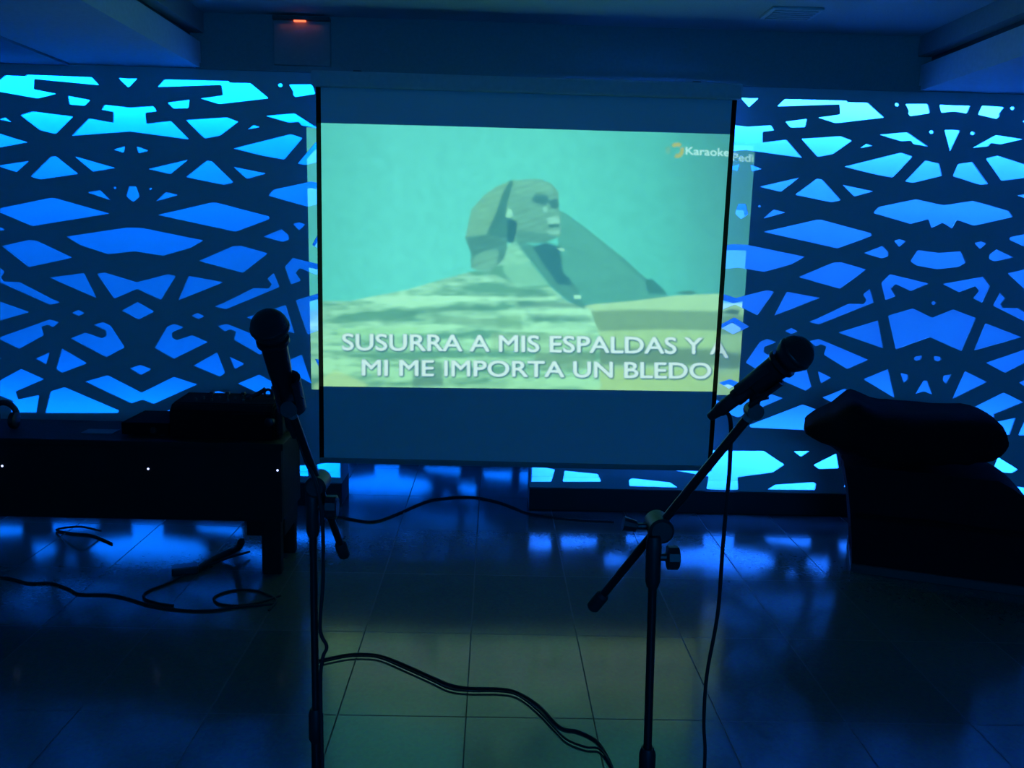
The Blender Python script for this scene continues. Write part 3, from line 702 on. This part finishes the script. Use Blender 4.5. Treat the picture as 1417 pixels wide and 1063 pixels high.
for lx in (at(373, 780, YT).x, xtL+0.08):
    for ly in (YT+0.06, YT+dT-0.06):
        bm = nb(); sx = 0.042 if lx > -1.5 else 0.03; box(bm, (lx-sx, ly-0.025, 0.0), (lx+sx, ly+0.025, zap+0.02), 0.004); finish('leg', bm, M_wood, tb_)
bm = nb(); box(bm, (at(334, 740, YT).x, YT+0.08, zap-0.09), (at(388, 740, YT).x, YT+dT-0.04, zap+0.01), 0.006); finish('drawer_box', bm, M_wood, tb_)
for x, y in ((205, 649), (384, 651), (3, 645)):
    p = at(x, y, YT+0.009); bm = nb(); bmesh.ops.create_uvsphere(bm, u_segments=10, v_segments=6, radius=0.0045, matrix=Matrix.Translation(p)); finish('indicator_light', bm, M_led, tb_, True)
# mixing console
p0, p1 = at(237, 600, YT+0.08), at(380, 600, YT+0.08); zt1 = at(320, 560, YT+0.08).z
mc = thing('mixing_console', 'bulky black mixing console with small knobs on the table end', 'mixer', ((p0.x+p1.x)/2, YT+0.25, ztab))
bm = nb()
prof = [(YT+0.06, ztab), (YT+0.06, zt1-0.03), (YT+0.10, zt1), (YT+0.30, zt1+0.01), (YT+0.345, zt1-0.02), (YT+0.345, ztab)]
f1 = [bm.verts.new((p0.x, y, z)) for y, z in prof]; f2 = [bm.verts.new((p1.x, y, z)) for y, z in prof]
bm.faces.new(f1[::-1]); bm.faces.new(f2)
for k in range(6): bm.faces.new((f1[k], f1[(k+1) % 6], f2[(k+1) % 6], f2[k]))
bmesh.ops.bevel(bm, geom=bm.edges[:], offset=0.008, segments=2, affect='EDGES'); finish('body', bm, M_matte, mc)
bm = nb(); box(bm, (p1.x-0.002, YT+0.10, ztab+0.01), (p1.x+0.03, YT+0.335, zt1-0.015), 0.012); finish('side_cheek', bm, M_wood, mc)
for k in range(11):
    xk = p0.x+0.09+k*0.023; yk = YT+0.14+0.035*(k % 3); zk = zt1+0.05*(yk-YT-0.10)
    bm = nb(); sweep(bm, [(xk, yk, zk-0.004), (xk, yk, zk+0.010), (xk, yk, zk+0.012)], [0.0065, 0.0055, 0.004], 10); finish('knob', bm, M_black, mc, True, 30)
for k in range(5):
    xk = p0.x+0.12+k*0.07; yk = YT+0.27; zk = zt1+0.011
    bm = nb(); box(bm, (xk-0.008, yk-0.012, zk-0.004), (xk+0.008, yk+0.012, zk+0.010), 0.002); finish('fader', bm, M_black, mc)
p = at(372, 585, YT+0.05)
bm = nb(); sweep(bm, [(p.x, YT+0.075, p.z), (p.x, YT+0.052, p.z), (p.x, YT+0.05, p.z)], [0.022, 0.020, 0.016], 20); finish('dial', bm, M_metal, mc, True, 30)
# clamp-like gadget on the console
c = at(366, 553, YT+0.2); g = thing('clip_lamp', 'small black clamp with a ring, standing on the mixing console', 'clamp', (c.x, c.y, zt1+0.01))
bz = zt1+0.005
bm = nb(); sweep(bm, smooth_path([(c.x-0.075, c.y, bz), (c.x-0.05, c.y, bz+0.012), (c.x-0.015, c.y, bz+0.03), (c.x+0.005, c.y, bz+0.045)], 6), 0.010, 12); finish('arm', bm, M_black, g, True)
rc = at(371, 544, YT+0.2); bm = nb()
sweep(bm, [rc+Vector((0.016*math.cos(k*math.pi/10), 0, 0.016*math.sin(k*math.pi/10))) for k in range(21)], 0.006, 8, False); finish('ring', bm, M_black, g, True)
bm = nb(); box(bm, (rc.x+0.016, rc.y-0.012, bz-0.004), (rc.x+0.028, rc.y+0.012, rc.z+0.032), 0.003); finish('jaw', bm, M_black, g)
# lower device beside the console
p2 = at(168, 600, YT+0.08); zt2 = at(200, 585, YT+0.08).z
am = thing('amplifier', 'low black amplifier box left of the mixing console', 'amplifier', ((p2.x+p0.x)/2, YT+0.25, ztab))
bm = nb(); box(bm, (p2.x, YT+0.08, ztab+0.008), (p0.x-0.012, YT+0.34, zt2), 0.005); finish('body', bm, M_matte, am)
for x_ in (p2.x+0.03, p0.x-0.05):
    for y_ in (YT+0.11, YT+0.31):
        bm = nb(); sweep(bm, [(x_, y_, ztab), (x_, y_, ztab+0.009)], 0.012, 12); finish('foot', bm, M_rubber, am)
bm = nb(); sweep(bm, [(p2.x+0.14, YT+0.082, (ztab+zt2)/2), (p2.x+0.14, YT+0.066, (ztab+zt2)/2)], [0.014, 0.012], 16); finish('knob', bm, M_black, am, True, 30)
# thin device on a short post
a1, a2 = at(117, 597, YT+0.15), at(161, 597, YT+0.15)
pl_ = thing('flat_device', 'thin flat grey device raised on a short stub at the table middle', 'device', ((a1.x+a2.x)/2, YT+0.15, ztab))
bm = nb(); box(bm, (a1.x, YT+0.11, a1.z-0.004), (a2.x, YT+0.19, a1.z+0.003), 0.002); finish('plate', bm, mat('dull_grey', (0.12, 0.12, 0.12), 0.7), pl_)
bm = nb(); box(bm, (a1.x+0.02, YT+0.13, ztab), (a1.x+0.065, YT+0.17, a1.z-0.0042), 0.003); finish('stub', bm, M_black, pl_)
# headphones at the far left
hc = at(6, 585, YT+0.2)
hp = thing('headphones', 'dark headphones lying on the far left of the table', 'headphones', (hc.x, hc.y, ztab))
zr = ztab+0.033
for s in (-1, 1):
    bm = nb(); cxx = hc.x+s*0.055; sweep(bm, [(cxx-0.014, hc.y-0.02*s, zr+0.004), (cxx-0.010, hc.y-0.02*s, zr+0.004), (cxx+0.010, hc.y-0.02*s, zr+0.004), (cxx+0.014, hc.y-0.02*s, zr+0.004)], [0.027, 0.036, 0.036, 0.027], 20); finish('ear_cup', bm, M_black, hp, True, 40)
bm = nb(); sweep(bm, [(hc.x+0.055*math.cos(k*math.pi/12), hc.y+0.005, zr+0.02+0.058*math.sin(k*math.pi/12)) for k in range(13)], 0.013, 10); finish('headband', bm, M_black, hp, True)

# ------------------------------------------------------------------ draped case on the right
YC = 3.86
TH = math.radians(20)
_piv = at(1175, 765, YC)
AX, DX = Vector((math.cos(TH), -math.sin(TH), 0)), Vector((math.sin(TH), math.cos(TH), 0))
def onp(px, py, dep=0.0):
    d = ray(px, py); o = Vector((0, 0, H)); q0 = _piv+DX*dep; t_ = (q0-o).dot(DX)/d.dot(DX); return o+d*t_
def loc(px, py, dep=0.0): return (onp(px, py, dep)-_piv).dot(AX)
def wp(a, dep, z): v = _piv+AX*a+DX*dep; return Vector((v.x, v.y, z))
zsit = onp(1250, 649, 0.0).z-0.012
cs = thing('equipment_case', 'tall dark case standing on the floor under the draped cloth', 'case', wp(0.5, 0.25, 0))
bm = nb()
DP = 0.42
xl0, xl1 = loc(1181, 768), loc(1168, 640); xrr = loc(1450, 720)
n = 26; m_ = 18; ring = []
def fold(a, dep, z, cxm, k=1.0):
    dx_ = (noise.noise(Vector((a*4, dep*4, z*1.2)))*0.022+noise.noise(Vector((a*11+3, dep*11, z*2)))*0.008)*k
    v = Vector((a-cxm, dep-DP/2)).normalized(); return a+v.x*dx_, dep+v.y*dx_
for j in range(m_+1):
    z = zsit*j/m_; row = []
    for k in range(n*4):
        s_, f_ = divmod(k, n); f_ = f_/n
        x0_ = xl0+(xl1-xl0)*(j/m_)**1.5; xr2 = xrr + (loc(1384, 645)-xrr)*(j/m_)**6
        cn = [(x0_, 0), (xr2, 0), (xr2, DP), (x0_, DP)]
        a_, b_ = cn[s_], cn[(s_+1) % 4]; a, b = fold(a_[0]+(b_[0]-a_[0])*f_, a_[1]+(b_[1]-a_[1])*f_, z, (x0_+xr2)/2, 0.3+j/m_)
        row.append(bm.verts.new(wp(a, b, z)))
    ring.append(row)
for j in range(m_):
    for k in range(n*4): bm.faces.new((ring[j][k], ring[j][(k+1) % (4*n)], ring[j+1][(k+1) % (4*n)], ring[j+1][k]))
bm.faces.new(ring[0][::-1]); bm.faces.new(ring[-1]); finish('cover', bm, M_case, cs, True, 50)
def slab(bm, a0, a1, d0, d1, z0, z1):
    v = [bm.verts.new(wp(a, d_, z)) for z in (z0, z1) for a, d_ in ((a0, d0), (a1, d0), (a1, d1), (a0, d1))]
    for f in ((3, 2, 1, 0), (4, 5, 6, 7), (0, 1, 5, 4), (1, 2, 6, 5), (2, 3, 7, 6), (3, 0, 4, 7)): bm.faces.new([v[i] for i in f])
    bmesh.ops.bevel(bm, geom=bm.edges[:], offset=0.004, segments=2, affect='EDGES')
zb_ = onp(1180, 712).z
bm = nb(); slab(bm, xl0-0.012, xrr-0.06, -0.014, DP+0.012, zb_-0.012, zb_+0.012); finish('seam_band', bm, M_cloth, cs)
bm = nb(); slab(bm, xl0-0.008, xrr+0.02, -0.012, DP+0.015, 0, 0.04); finish('base', bm, M_black, cs)
# cloth bundle: stations along the top of the case (pixel column, lower edge, upper edge)
ST = [(1113, 597, 591), (1117, 602, 587), (1127, 609, 580), (1140, 616, 574), (1153, 621, 568), (1163, 625, 560), (1172, 629, 553), (1180, 632, 550), (1188, 634, 552), (1197, 637, 557), (1208, 640, 563), (1222, 643, 566), (1236, 645, 565), (1250, 646, 567),
      (1264, 647, 569), (1280, 648, 570), (1300, 648, 570), (1325, 648, 571), (1345, 647, 571), (1358, 646, 573), (1370, 645, 577), (1381, 643, 584), (1390, 640, 592), (1397, 634, 602), (1400, 626, 612)]
bm = nb(); rows = []; NR = 56
for i, (x, b_, t_) in enumerate(ST):
    a0 = loc(x, t_, 0.06); zt_ = onp(x, t_, 0.10).z; zb2 = onp(x, b_, 0.0).z; r = []
    e = min(1, 0.30+0.70*math.sin(math.pi*(i+0.5)/(len(ST)))**0.5); cz = (zt_+zb2)/2; hz = (zt_-zb2)/2
    for k in range(NR):
        th_ = 2*math.pi*k/NR; c_, s_ = math.cos(th_), math.sin(th_); pw = 0.42
        dep = DP/2+math.copysign(abs(c_)**pw, c_)*(DP/2+0.06)*e; z = cz+math.copysign(abs(s_)**pw, s_)*hz
        nv = noise.noise(Vector((a0*9, dep*9, z*6)))*0.020+noise.noise(Vector((a0*24, dep*20, z*12)))*0.008
        low = max(0.0, -s_)*0.03*noise.noise(Vector((a0*14, dep*6, 1.7)))
        r.append(bm.verts.new(wp(a0+nv*0.4, dep+nv*c_, z+nv*0.3+low)))
    rows.append(r)
for i in range(len(rows)-1):
    for k in range(NR): bm.faces.new((rows[i][k], rows[i][(k+1) % NR], rows[i+1][(k+1) % NR], rows[i+1][k]))
bm.faces.new(rows[0][::-1]); bm.faces.new(rows[-1])
bmesh.ops.subdivide_edges(bm, edges=bm.edges[:], cuts=1, use_grid_fill=True, smooth=0.6)
tag(finish('draped_cloth', bm, M_cloth, None, True, 70), 'bulky dark cloth bundle draped over the tall case, with a peaked left corner', 'cloth')
